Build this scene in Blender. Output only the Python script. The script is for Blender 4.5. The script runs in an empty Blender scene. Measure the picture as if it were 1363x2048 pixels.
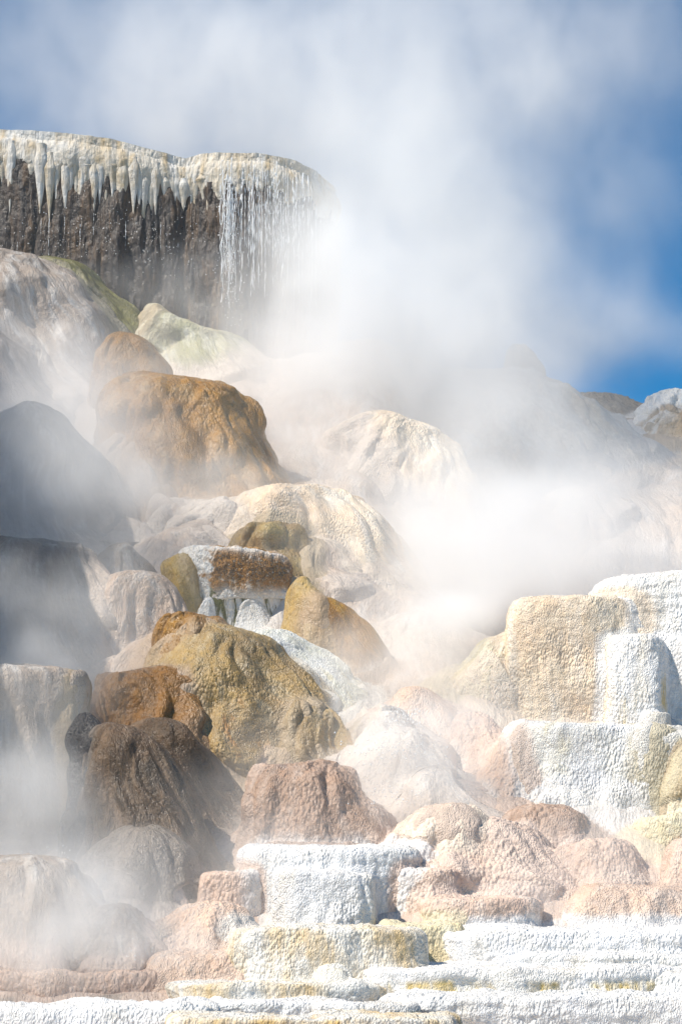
import bpy, math, random
import numpy as np
from mathutils import Vector

R = math.radians
scene = bpy.context.scene
C = scene.collection
F = 4265.0                       # focal length in photo pixels (photo 1363 x 2048)
PITCH = math.atan((1824 - 1024) / F)
EYE = 1.7
cp, sp = math.cos(PITCH), math.sin(PITCH)


def at(px, py, D):
    """World point at depth y = D seen at photo pixel (px, py)."""
    x = (px - 681.5) / F
    u = (1024 - py) / F
    y = cp - u * sp
    z = sp + u * cp
    k = D / y
    return np.array((x * k, D, EYE + z * k))


# ------------------------------------------------------------------ noise
_rs = np.random.RandomState(7)
_perm = np.concatenate([_rs.permutation(256)] * 3).astype(np.int32)
_grad = _rs.normal(size=(256, 3)).astype(np.float32)
_grad /= np.linalg.norm(_grad, axis=1)[:, None]


def pn(x, y, z):
    x = np.asarray(x, np.float32); y = np.asarray(y, np.float32); z = np.asarray(z, np.float32)
    x, y, z = np.broadcast_arrays(x, y, z)
    xi = np.floor(x).astype(np.int32); yi = np.floor(y).astype(np.int32); zi = np.floor(z).astype(np.int32)
    xf = x - xi; yf = y - yi; zf = z - zi
    xi &= 255; yi &= 255; zi &= 255
    u = xf * xf * xf * (xf * (xf * 6 - 15) + 10)
    v = yf * yf * yf * (yf * (yf * 6 - 15) + 10)
    w = zf * zf * zf * (zf * (zf * 6 - 15) + 10)
    out = 0
    for a in (0, 1):
        wa = u if a else 1 - u
        pa = _perm[xi + a]
        for b in (0, 1):
            wb = v if b else 1 - v
            pb = _perm[pa + yi + b]
            for c in (0, 1):
                wc = w if c else 1 - w
                g = _grad[_perm[pb + zi + c]]
                out = out + wa * wb * wc * (g[..., 0] * (xf - a) + g[..., 1] * (yf - b) + g[..., 2] * (zf - c))
    return out * 1.5


def fbm(x, y, z, o=3):
    s = 0; a = 1.0; f = 1.0
    for i in range(o):
        s = s + a * pn(x * f + 17.1 * i, y * f + 5.3 * i, z * f - 9.7 * i)
        a *= 0.5; f *= 2.03
    return s


def sstep(a, b, x):
    t = np.clip((x - a) / (b - a), 0, 1)
    return t * t * (3 - 2 * t)


# ------------------------------------------------------------------ materials
def ramp(nt, pos, interp='LINEAR'):
    n = nt.nodes.new('ShaderNodeValToRGB')
    n.color_ramp.interpolation = interp
    e = n.color_ramp.elements
    e[0].position, e[0].color = pos[0][0], (*pos[0][1], 1)
    e[1].position, e[1].color = pos[-1][0], (*pos[-1][1], 1)
    for p, c in pos[1:-1]:
        q = e.new(p); q.color = (*c, 1)
    return n


class NT:
    def __init__(s, m):
        m.use_nodes = True
        s.nt = m.node_tree; s.N = s.nt.nodes; s.L = s.nt.links
        s.bsdf = s.N['Principled BSDF']

    def new(s, t, **k):
        n = s.N.new(t)
        for a, b in k.items():
            setattr(n, a, b)
        return n

    def link(s, a, b):
        s.L.new(a, b)

    def noise(s, vec, scale, detail=4, rough=0.55, dist=0.0):
        n = s.new('ShaderNodeTexNoise')
        n.inputs['Scale'].default_value = scale
        n.inputs['Detail'].default_value = detail
        n.inputs['Roughness'].default_value = rough
        n.inputs['Distortion'].default_value = dist
        s.link(vec, n.inputs['Vector'])
        return n.outputs['Fac']

    def mrange(s, val, a, b, c=0.0, d=1.0, smooth=True):
        n = s.new('ShaderNodeMapRange')
        if smooth:
            n.interpolation_type = 'SMOOTHSTEP'
        n.clamp = True
        for i, v in zip((1, 2, 3, 4), (a, b, c, d)):
            n.inputs[i].default_value = v
        s.link(val, n.inputs[0])
        return n.outputs[0]

    def math(s, op, a, b=None, clamp=False):
        n = s.new('ShaderNodeMath', operation=op); n.use_clamp = clamp
        for i, v in enumerate((a, b)):
            if v is None:
                continue
            if isinstance(v, (int, float)):
                n.inputs[i].default_value = v
            else:
                s.link(v, n.inputs[i])
        return n.outputs[0]

    def mix(s, fac, a, b, blend='MIX'):
        n = s.new('ShaderNodeMix', data_type='RGBA', blend_type=blend)
        for sock, v in ((n.inputs[0], fac), (n.inputs[6], a), (n.inputs[7], b)):
            if isinstance(v, (int, float)):
                sock.default_value = v
            elif isinstance(v, tuple):
                sock.default_value = (*v, 1)
            else:
                s.link(v, sock)
        return n.outputs[2]

    def add(s, vec, off):
        n = s.new('ShaderNodeVectorMath', operation='ADD')
        s.link(vec, n.inputs[0]); n.inputs[1].default_value = off
        return n.outputs[0]


MAT = {}
COL = {}


def travertine(key, c1, c2, cs=None, sa=0.5, rough=0.75, grain=0.6, gscale=15.0, flow=0.4, stains=(), spec=0.4, big=0.9):
    """Travertine: two body colours in broad patches, streaks of cs running down the flow, grainy or fluted relief; stains are patches of
    colour on a band of the height (attribute h) with ragged, streaky edges."""
    dim = lambda c: tuple((0.93 if key.startswith(('white', 'cap', 'ochre_base')) else 0.86) * v for v in c)
    c1, c2, cs = dim(c1), dim(c2), dim(cs) if cs else None
    stains = [(dim(q[0]),) + tuple(q[1:]) for q in stains]
    m = bpy.data.materials.new(key)
    t = NT(m)
    tc = t.new('ShaderNodeTexCoord').outputs['Object']
    oi = t.new('ShaderNodeObjectInfo')
    off = t.new('ShaderNodeVectorMath', operation='SCALE')
    off.inputs[0].default_value = (37.0, 11.0, 23.0)
    t.link(oi.outputs['Random'], off.inputs['Scale'])
    pos = t.new('ShaderNodeVectorMath', operation='ADD')
    t.link(tc, pos.inputs[0]); t.link(off.outputs[0], pos.inputs[1])
    pos = pos.outputs[0]
    fl = t.new('ShaderNodeAttribute', attribute_name='flow').outputs['Vector']
    ha = t.new('ShaderNodeAttribute', attribute_name='h').outputs['Fac']
    flo = t.new('ShaderNodeVectorMath', operation='ADD')
    t.link(fl, flo.inputs[0]); t.link(off.outputs[0], flo.inputs[1])
    flo = flo.outputs[0]
    b = t.noise(pos, big, 5, 0.6, 0.3)
    col = t.mix(t.mrange(b, 0.36, 0.64), c1, c2)
    st = t.noise(flo, 5.0, 5, 0.62, 0.2)
    if cs is not None:
        f = t.mrange(st, 0.42, 0.68)
        patch = t.mrange(t.noise(pos, big * 1.7, 3), 0.35, 0.6)
        col = t.mix(t.math('MULTIPLY', t.math('MULTIPLY', f, sa), patch), col, cs)
    # mineral grain: slight brightness mottling at two sizes
    g1 = t.noise(pos, 9.0, 4, 0.65)
    g2 = t.noise(pos, 48.0, 3, 0.6)
    st2 = t.noise(flo, 20.0, 4, 0.65)
    v = t.math('ADD', t.math('MULTIPLY', t.math('SUBTRACT', g1, 0.5), 0.5), t.math('MULTIPLY', t.math('SUBTRACT', st2, 0.5), 0.55))
    v = t.math('ADD', v, t.math('MULTIPLY', t.math('SUBTRACT', g2, 0.5), 0.35))
    v = t.math('ADD', v, t.math('MULTIPLY', t.math('SUBTRACT', oi.outputs['Random'], 0.5), 0.12))
    v = t.math('ADD', v, 1.0)
    hs = t.new('ShaderNodeHueSaturation')
    t.link(v, hs.inputs['Value'])
    t.link(t.mrange(g1, 0.3, 0.7, 1.0, 1.28, False), hs.inputs['Saturation'])
    t.link(col, hs.inputs['Color'])
    col = hs.outputs[0]
    for (sc, h0, h1, edge, n0, n1, kind, amt) in stains:
        n = t.noise(flo if 'streak' in kind or kind == 'drip' else pos, 26.0 if 'speck' in kind else 9.0 if kind == 'drip' else 4.0 if 'streak' in kind else 6.0 if kind == 'patchx' else 2.2, 5, 0.65, 0.2)
        if kind in ('streakx', 'speckx', 'patchx'):
            sx = t.new('ShaderNodeSeparateXYZ'); t.link(tc, sx.inputs[0])
            gx = t.mrange(t.math('ADD', sx.outputs[0], t.math('MULTIPLY', t.math('SUBTRACT', t.noise(pos, 6.0, 4), 0.5), 0.5)), -0.70, -0.20)
            n = t.math('MULTIPLY', n, gx)
        wob = t.math('ADD', ha, t.math('MULTIPLY', t.math('SUBTRACT', t.noise(flo, 2.5, 4), 0.5), edge * 2.2))
        band = t.math('MULTIPLY', t.mrange(wob, h0 - edge, h0 + edge), t.mrange(wob, h1 - edge, h1 + edge, 1.0, 0.0))
        f = t.math('MULTIPLY', t.math('MULTIPLY', t.mrange(n, n0, n1), band), amt)
        col = t.mix(f, col, sc)
    nb = t.new('ShaderNodeAttribute', attribute_name='nb').outputs['Color']
    nf = t.new('ShaderNodeAttribute', attribute_name='nf').outputs['Fac']
    nn = t.math('ADD', t.math('MULTIPLY', t.noise(flo, 3.0, 5, 0.65, 0.3), 0.7), t.math('MULTIPLY', g1, 0.3))
    nf = t.mrange(t.math('ADD', nf, t.math('MULTIPLY', t.math('SUBTRACT', nn, 0.5), 1.4)), 0.25, 0.85, 0.0, 0.85)
    nf = t.math('MULTIPLY', nf, t.mrange(t.new('ShaderNodeAttribute', attribute_name='nf').outputs['Fac'], 0.02, 0.25))
    nbv = t.new('ShaderNodeHueSaturation'); t.link(v, nbv.inputs['Value']); t.link(nb, nbv.inputs['Color'])
    col = t.mix(nf, col, nbv.outputs[0])
    t.link(col, t.bsdf.inputs['Base Color'])
    t.link(t.mrange(g1, 0.3, 0.7, rough - 0.12, rough + 0.12, False), t.bsdf.inputs['Roughness'])
    t.bsdf.inputs['Specular IOR Level'].default_value = spec
    # relief
    vor = t.new('ShaderNodeTexVoronoi', feature='F1')
    vor.inputs['Scale'].default_value = gscale
    wv = t.new('ShaderNodeVectorMath', operation='ADD')
    t.link(pos, wv.inputs[0])
    ns = t.new('ShaderNodeTexNoise'); ns.inputs['Scale'].default_value = 6.0; t.link(pos, ns.inputs['Vector'])
    sc_ = t.new('ShaderNodeVectorMath', operation='SCALE'); sc_.inputs['Scale'].default_value = 0.045
    t.link(ns.outputs['Color'], sc_.inputs[0]); t.link(sc_.outputs[0], wv.inputs[1])
    sq = t.new('ShaderNodeVectorMath', operation='MULTIPLY'); sq.inputs[1].default_value = (1, 1, 0.55)
    t.link(wv.outputs[0], sq.inputs[0]); t.link(sq.outputs[0], vor.inputs['Vector'])
    vor2 = t.new('ShaderNodeTexVoronoi', feature='F1'); vor2.inputs['Scale'].default_value = gscale * 1.9
    t.link(sq.outputs[0], vor2.inputs['Vector'])
    msk = t.mrange(t.noise(pos, 1.6, 3, 0.6), 0.38, 0.62)
    vd = t.new('ShaderNodeMix', data_type='FLOAT'); t.link(msk, vd.inputs[0]); t.link(vor.outputs['Distance'], vd.inputs[2])
    t.link(t.math('MULTIPLY', vor2.outputs['Distance'], 0.6), vd.inputs[3])
    hgt = t.math('MULTIPLY', vd.outputs[0], -grain)
    hgt = t.math('ADD', hgt, t.math('MULTIPLY', g1, 0.8))
    hgt = t.math('ADD', hgt, t.math('MULTIPLY', st2, flow))
    hgt = t.math('ADD', hgt, t.math('MULTIPLY', g2, 0.3))
    bm = t.new('ShaderNodeBump')
    bm.inputs['Strength'].default_value = 0.75
    bm.inputs['Distance'].default_value = 0.05
    t.link(hgt, bm.inputs['Height'])
    t.link(bm.outputs[0], t.bsdf.inputs['Normal'])
    MAT[key] = m
    COL[key] = np.array([(a + b) / 2 for a, b in zip(c1, c2)])
    return m


W = (0.84, 0.84, 0.85)
travertine('white_travertine', W, (0.80, 0.79, 0.77), (0.74, 0.66, 0.52), 0.35, 0.85, 0.8, 38, 0.85)
travertine('white_ochre_travertine', (0.83, 0.82, 0.79), (0.78, 0.74, 0.66), (0.62, 0.40, 0.12), 0.6, 0.8, 0.8, 38, 0.85,
           stains=[((0.56, 0.36, 0.09), -0.2, 0.93, 0.08, 0.40, 0.72, 'streak', 0.8)])
travertine('ochre_base_white', W, (0.80, 0.78, 0.75), (0.72, 0.62, 0.45), 0.35, 0.85, 0.8, 38, 0.85,
           stains=[((0.60, 0.42, 0.07), -0.3, 0.62, 0.1, 0.44, 0.62, 'streak', 0.9)])
travertine('cream_travertine', (0.86, 0.745, 0.60), (0.84, 0.68, 0.53), (0.80, 0.78, 0.74), 0.6, 0.8, 0.8, 38, 0.85)
travertine('yellow_cream_travertine', (0.80, 0.74, 0.56), (0.76, 0.64, 0.42), (0.82, 0.80, 0.74), 0.6, 0.8, 0.8, 38, 0.85)
travertine('peach_travertine', (0.80, 0.64, 0.54), (0.78, 0.58, 0.46), (0.82, 0.74, 0.68), 0.6, 0.8, 0.8, 38, 0.85)
travertine('pink_travertine', (0.78, 0.61, 0.51), (0.68, 0.50, 0.41), (0.80, 0.72, 0.66), 0.55, 0.75, 0.9, 25)
travertine('pinkbrown_travertine', (0.53, 0.40, 0.33), (0.41, 0.29, 0.225), (0.68, 0.57, 0.50), 0.5, 0.45, 0.7, 25)
travertine('draped_beige', (0.60, 0.49, 0.41), (0.48, 0.37, 0.30), (0.72, 0.66, 0.61), 0.7, 0.45, 0.3, 26, 1.1)
travertine('pale_flow', (0.78, 0.71, 0.65), (0.72, 0.63, 0.56), (0.82, 0.80, 0.77), 0.7, 0.45, 0.35, 24, 1.0)
travertine('tan_travertine', (0.42, 0.29, 0.16), (0.34, 0.22, 0.11), (0.52, 0.42, 0.30), 0.5, 0.33, 0.5, 22, 0.6)
travertine('golden_brown', (0.36, 0.205, 0.075), (0.25, 0.135, 0.048), (0.46, 0.36, 0.24), 0.5, 0.33, 0.5, 24, 0.7)
travertine('brown_travertine', (0.27, 0.145, 0.06), (0.18, 0.095, 0.042), (0.36, 0.26, 0.17), 0.5, 0.33, 0.5, 24, 0.7)
travertine('olive_travertine', (0.46, 0.36, 0.17), (0.30, 0.21, 0.115), (0.50, 0.45, 0.33), 0.55, 0.33, 0.5, 20, 0.6)
travertine('olive_patch_travertine', (0.40, 0.29, 0.15), (0.27, 0.195, 0.11), (0.50, 0.44, 0.33), 0.6, 0.33, 0.65, 28, 0.5,
           stains=[((0.50, 0.25, 0.08), -0.2, 0.5, 0.1, 0.55, 0.64, 'streak', 0.8)])
travertine('orange_travertine', (0.36, 0.19, 0.05), (0.22, 0.115, 0.04), (0.50, 0.30, 0.07), 0.8, 0.33, 0.3, 24, 0.9)
travertine('yellow_tan', (0.52, 0.38, 0.17), (0.40, 0.27, 0.12), (0.56, 0.46, 0.30), 0.6, 0.33, 0.35, 22, 0.8)
travertine('dark_brown_flow', (0.12, 0.08, 0.052), (0.065, 0.05, 0.036), (0.26, 0.185, 0.13), 0.7, 0.33, 0.3, 30, 1.1)
travertine('recess_shade_rock', (0.030, 0.028, 0.030), (0.018, 0.018, 0.022), (0.09, 0.08, 0.075), 0.4, 0.3, 0.5, 18, 0.8)  # near-black: the shade of a dark recess put into the rock colour
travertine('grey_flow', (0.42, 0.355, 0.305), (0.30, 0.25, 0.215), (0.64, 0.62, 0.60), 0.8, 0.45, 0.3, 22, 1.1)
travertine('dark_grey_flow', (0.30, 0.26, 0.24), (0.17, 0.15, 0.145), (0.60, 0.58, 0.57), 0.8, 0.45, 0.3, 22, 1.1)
travertine('green_algae_rock', (0.16, 0.155, 0.06), (0.10, 0.095, 0.045), (0.30, 0.30, 0.14), 0.6, 0.5, 0.5, 20, 0.6)
travertine('green_flow', (0.40, 0.39, 0.25), (0.52, 0.48, 0.37), (0.70, 0.69, 0.62), 0.8, 0.45, 0.2, 22, 1.1)
travertine('white_green', (0.82, 0.83, 0.83), (0.78, 0.77, 0.68), (0.42, 0.42, 0.14), 0.4, 0.8, 0.8, 38, 0.85,
           stains=[((0.62, 0.52, 0.20), -0.3, 0.6, 0.1, 0.52, 0.66, 'streak', 0.6)])
travertine('white_olive_side', W, (0.80, 0.79, 0.74), (0.60, 0.50, 0.26), 0.5, 0.85, 0.8, 38, 0.85)
travertine('olive_ochre_crust', (0.50, 0.42, 0.22), (0.62, 0.55, 0.36), (0.64, 0.58, 0.42), 0.5, 0.7, 0.8, 33)
travertine('cap_travertine', (0.86, 0.85, 0.83), (0.82, 0.79, 0.75), (0.66, 0.52, 0.36), 0.3, 0.8, 0.7, 30,
           stains=[((0.42, 0.22, 0.06), 0.60, 1.3, 0.12, 0.30, 0.50, 'streakx', 0.95),
                   ((0.52, 0.32, 0.13), 0.28, 0.90, 0.18, 0.44, 0.62, 'streakx', 0.8),
                   ((0.10, 0.105, 0.022), 0.05, 0.52, 0.12, 0.50, 0.58, 'drip', 1.0)])
travertine('cap_rim_crust', (0.86, 0.85, 0.83), (0.82, 0.79, 0.75), (0.70, 0.58, 0.42), 0.3, 0.8, 1.0, 26,
           stains=[((0.38, 0.19, 0.055), 0.10, 0.92, 0.16, 0.22, 0.46, 'patchx', 1.0), ((0.10, 0.05, 0.02), 0.3, 0.92, 0.12, 0.44, 0.54, 'speckx', 0.9),
                   ((0.72, 0.62, 0.48), 0.1, 0.92, 0.1, 0.56, 0.66, 'speckx', 0.6)])
travertine('ledge_travertine', (0.72, 0.71, 0.69), (0.66, 0.60, 0.51), (0.48, 0.36, 0.20), 0.75, 0.55, 0.3, 12, 1.2)
travertine('shaded_face_rock', (0.065, 0.052, 0.045), (0.035, 0.031, 0.031), (0.20, 0.125, 0.07), 0.7, 0.35, 0.5, 16, 1.0)  # shade under the overhanging lip is put into this dark colour
travertine('hillside', (0.70, 0.61, 0.54), (0.58, 0.48, 0.41), (0.78, 0.74, 0.71), 0.7, 0.45, 0.4, 14, 1.1, big=0.35)
travertine('back_slope_white', (0.74, 0.72, 0.70), (0.66, 0.62, 0.58), (0.50, 0.42, 0.38), 0.5, 0.7, 0.3, 12, 1.2, big=0.5)
travertine('foaming_water', (0.84, 0.83, 0.82), (0.80, 0.77, 0.74), (0.72, 0.64, 0.58), 0.4, 0.35, 1.4, 16, 0.8, spec=0.6)
travertine('ridge_rock', (0.30, 0.25, 0.21), (0.40, 0.36, 0.32), (0.46, 0.42, 0.38), 0.5, 0.8, 0.8, 9, 0.6)


# ------------------------------------------------------------------ helpers for objects
def fill_grid(me, P, mat, wrap=False, attrs=None, loc=None, cap=False):
    """Fill a mesh with a grid of points P (nt, nu, 3); wrap joins the last column to the first."""
    nt, nu, _ = P.shape
    co = (P - loc).reshape(-1, 3).astype(np.float32)
    i = np.arange(nt - 1)[:, None]
    j = np.arange(nu if wrap else nu - 1)[None, :]
    j2 = (j + 1) % nu
    q = np.stack([i * nu + j, (i + 1) * nu + j, (i + 1) * nu + j2, i * nu + j2], -1).reshape(-1, 4).astype(np.int32)
    nq = len(q)
    me.vertices.add(len(co)); me.vertices.foreach_set('co', co.ravel())
    me.loops.add(nq * 4 + (nu if cap else 0))
    lv = q.ravel()
    if cap:
        lv = np.concatenate([lv, np.arange(nu, dtype=np.int32)])
    me.loops.foreach_set('vertex_index', lv)
    me.polygons.add(nq + (1 if cap else 0))
    ls = np.arange(nq) * 4
    if cap:
        ls = np.concatenate([ls, [nq * 4]])
    me.polygons.foreach_set('loop_start', ls.astype(np.int32))
    me.polygons.foreach_set('use_smooth', np.ones(len(ls), bool))
    for k, v in (attrs or {}).items():
        v = np.asarray(v, np.float32)
        if v.ndim == 3:
            a = me.attributes.new(k, 'FLOAT_VECTOR', 'POINT'); a.data.foreach_set('vector', v.ravel())
        else:
            a = me.attributes.new(k, 'FLOAT', 'POINT'); a.data.foreach_set('value', v.ravel())
    me.update(calc_edges=True)
    me.validate()
    me.materials.append(MAT[mat] if isinstance(mat, str) else mat)


def mesh_grid(name, P, mat, parent=None, wrap=False, attrs=None, loc=None, cap=False):
    """Link a grid of points as ONE mesh object."""
    loc = np.zeros(3) if loc is None else np.asarray(loc, float)
    me = bpy.data.meshes.new(name)
    fill_grid(me, P, mat, wrap, attrs, loc, cap)
    o = bpy.data.objects.new(name, me)
    C.objects.link(o)
    o.location = loc
    if parent is not None:
        o.parent = parent
        o.location = loc - np.array(parent.location)
    return o


def tag(o, label=None, cat=None, group=None, kind=None):
    for k, v in (('label', label), ('category', cat), ('group', group), ('kind', kind)):
        if v:
            o[k] = v
    return o


def empty(name, loc, label, cat, group=None):
    o = bpy.data.objects.new(name, None)
    C.objects.link(o)
    o.location = loc
    return tag(o, label, cat, group)


def normals(P, wrap):
    if wrap:
        du = np.roll(P, -1, 1) - np.roll(P, 1, 1)
    else:
        du = np.gradient(P, axis=1)
    dv = np.gradient(P, axis=0)
    n = np.cross(dv, du)
    n /= np.linalg.norm(n, axis=2)[..., None] + 1e-9
    return n


# ------------------------------------------------------------------ hillside
TAB = [(2300, 16.0), (2048, 22.3), (1950, 23.4), (1860, 24.4), (1700, 26.0), (1500, 28.2), (1300, 30.6), (1100, 33.2), (1000, 34.8),
       (800, 38.5), (690, 42.0)]
_hy = [8.0, 16.0] + [d for _, d in TAB[1:]] + [46, 60, 90]
_hz = [0.0, 0.1] + [at(681, p, d)[2] for p, d in TAB[1:]]
_hz += [_hz[-1] + 0.5, _hz[-1] + 0.6, _hz[-1] - 2]
_hy = np.array(_hy); _hz = np.array(_hz)


def hill_z(x, y, detail=True):
    x = np.asarray(x, np.float64); y = np.asarray(y, np.float64)
    shift = -1.0 * np.exp(-((x + 4.5) / 2.6) ** 2) * sstep(26, 32, y) * 0          # left bulge
    shift = shift + 3.2 * sstep(0.3, 2.6, x) * sstep(30.5, 34.0, y) * sstep(52, 44, y)   # hollow on the right
    z = np.interp(y - shift, _hy, _hz)
    z = z - 1.2 * sstep(2.0, 7.5, x) * sstep(38, 46, y)
    # shoulder beyond the left edge of the picture, that keeps the lower left in shade
    z = z + 7.3 * sstep(-5.1, -7.2, x) * sstep(21.8, 24.2, y) * sstep(36, 31, y)
    z = z + 0.32 * (np.abs(pn(x * 0.42, y * 0.30, 3.3)) - 0.25) * sstep(22, 27, y)
    if detail:
        z = z + 0.16 * (np.abs(pn(x * 1.1, y * 0.8, 7.7)) - 0.2) * sstep(21, 26, y) + 0.03 * pn(x * 3.3, y * 3.0, 1.7)
    return z


def hit(px, py):
    ys = np.arange(14.0, 62.0, 0.05)
    d = at(px, py, 1.0)
    xs = d[0] * ys; zs = EYE + (d[2] - EYE) * ys
    below = zs < hill_z(xs, ys, False)
    k = np.argmax(below) if below.any() else len(ys) - 1
    return ys[k] - 0.25


def build_hill():
    ys = np.concatenate([np.linspace(2, 20, 60), np.linspace(20.1, 50, 560), np.linspace(50.5, 400, 60)])
    xs = np.concatenate([np.linspace(-200, -12, 40), np.linspace(-11.9, 12, 460), np.linspace(12.5, 200, 40)])
    X, Y = np.meshgrid(xs, ys)
    Z = hill_z(X, Y) + 0.12 * sstep(24.5, 26, Y)
    Z = np.where(Y > 90, np.interp(Y, [90, 400], [_hz[-1], 0]), Z)
    P = np.stack([X, Y, Z], -1)
    s = Y + Z
    fl = np.stack([X + 0.4 * pn(X * 0.5, Y * 0.4, 2.0), 0.0 * X, s * 0.14], -1)
    n = normals(P, False)
    n *= -np.sign(n[..., 2:3])
    n = np.where(n[..., 2:3] < 0, -n, n)
    d = 0.05 * np.abs(pn(fl[..., 0] * 2.2, 1.0, fl[..., 2] * 4)) + 0.02 * pn(fl[..., 0] * 6, 4.0, fl[..., 2] * 9)
    F_ = np.full(X.shape, 9.0); NB = np.zeros(X.shape + (3,)) + COL['hillside']
    for o in PENDING:
        ok = (np.abs(X - o['xa']) < o['rx'] * 1.25 + abs(o['dx']) + .8) & (np.abs(Y - o['Da']) < o['ry'] * 1.25 + .8)
        if not ok.any():
            continue
        f = sdf_of(o, X[ok], Y[ok], Z[ok])
        cur = F_[ok]; nbc = NB[ok]
        nbc[f < cur] = COL[o['mat']]
        F_[ok] = np.minimum(f, cur); NB[ok] = nbc
    nf = 1 - sstep(0.0, 0.55, np.maximum(F_, 0))
    d = d + np.clip(0.5 - np.maximum(F_, 0), 0, None) ** 2 / 2.0 * 1.5
    P = P + n * d[..., None] * sstep(20, 24, Y)[..., None]
    P = np.where((Y > 20)[..., None], warp(P), P)
    o = mesh_grid('hillside', P, 'hillside', attrs={'flow': fl, 'h': np.clip(Z / 14, 0, 1), 'nb': NB * .7 + .3 * COL['hillside'], 'nf': nf})
    tag(o, 'stepped travertine hillside under the mounds', None, None, 'structure')



# ------------------------------------------------------------------ mounds
PROF = {
    # (radius, height) from the crown down to the buried foot
    'dome': [(0, 1.0), (.17, .985), (.32, .93), (.45, .83), (.57, .68), (.69, .49), (.82, .26), (1.0, 0), (1.22, -.22)],
    'bell': [(0, 1.0), (.14, .985), (.27, .93), (.39, .82), (.50, .65), (.62, .44), (.78, .2), (1.0, 0), (1.2, -.2)],
    'hood': [(0, 1.0), (.28, .99), (.47, .95), (.61, .87), (.71, .74), (.80, .54), (.89, .29), (1.0, 0), (1.18, -.25)],
    'block': [(0, 1.0), (.55, .995), (.80, .985), (.90, .955), (.945, .89), (.955, .75), (.96, .5), (.975, .22), (1.0, 0), (1.02, -.3)],
    'step': [(0, 1.0), (.6, .995), (.88, .985), (.965, .93), (1.0, .80), (.998, .55), (.98, .3), (.955, 0), (.95, -.3)],
    'cap': [(0, .97), (.5, .985), (.78, 1.0), (.88, .97), (.935, .90), (.945, .80), (.91, .66), (.87, .5), (.85, .33), (.86, .15), (.89, 0), (.92, -.3)],
    'cone': [(0, 1.0), (.10, .97), (.24, .86), (.42, .64), (.60, .40), (.80, .17), (1.0, 0), (1.2, -.2)],
    'knob': [(0, 1.0), (.35, .985), (.62, .93), (.78, .81), (.86, .63), (.88, .42), (.91, .2), (1.0, 0), (1.04, -.3)],
}


def resample(pts, n):
    p = np.array(pts, float)
    # Catmull-Rom through the points, then even arc length
    q = np.vstack([2 * p[0] - p[1], p, 2 * p[-1] - p[-2]])
    out = []
    for i in range(1, len(q) - 2):
        t = np.linspace(0, 1, 24, endpoint=False)[:, None]
        a, b, c, d = q[i - 1], q[i], q[i + 1], q[i + 2]
        out.append(0.5 * (2 * b + (c - a) * t + (2 * a - 5 * b + 4 * c - d) * t ** 2 + (3 * b - a - 3 * c + d) * t ** 3))
    out = np.vstack(out + [p[-1:]])
    out[:, 0] = np.maximum(out[:, 0], 0.0)
    s = np.concatenate([[0], np.cumsum(np.linalg.norm(np.diff(out, axis=0), axis=1))])
    u = np.linspace(0.012 * s[-1], s[-1], n)
    return np.stack([np.interp(u, s, out[:, 0]), np.interp(u, s, out[:, 1])], -1)


SEED = [0]
PENDING = []


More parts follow.
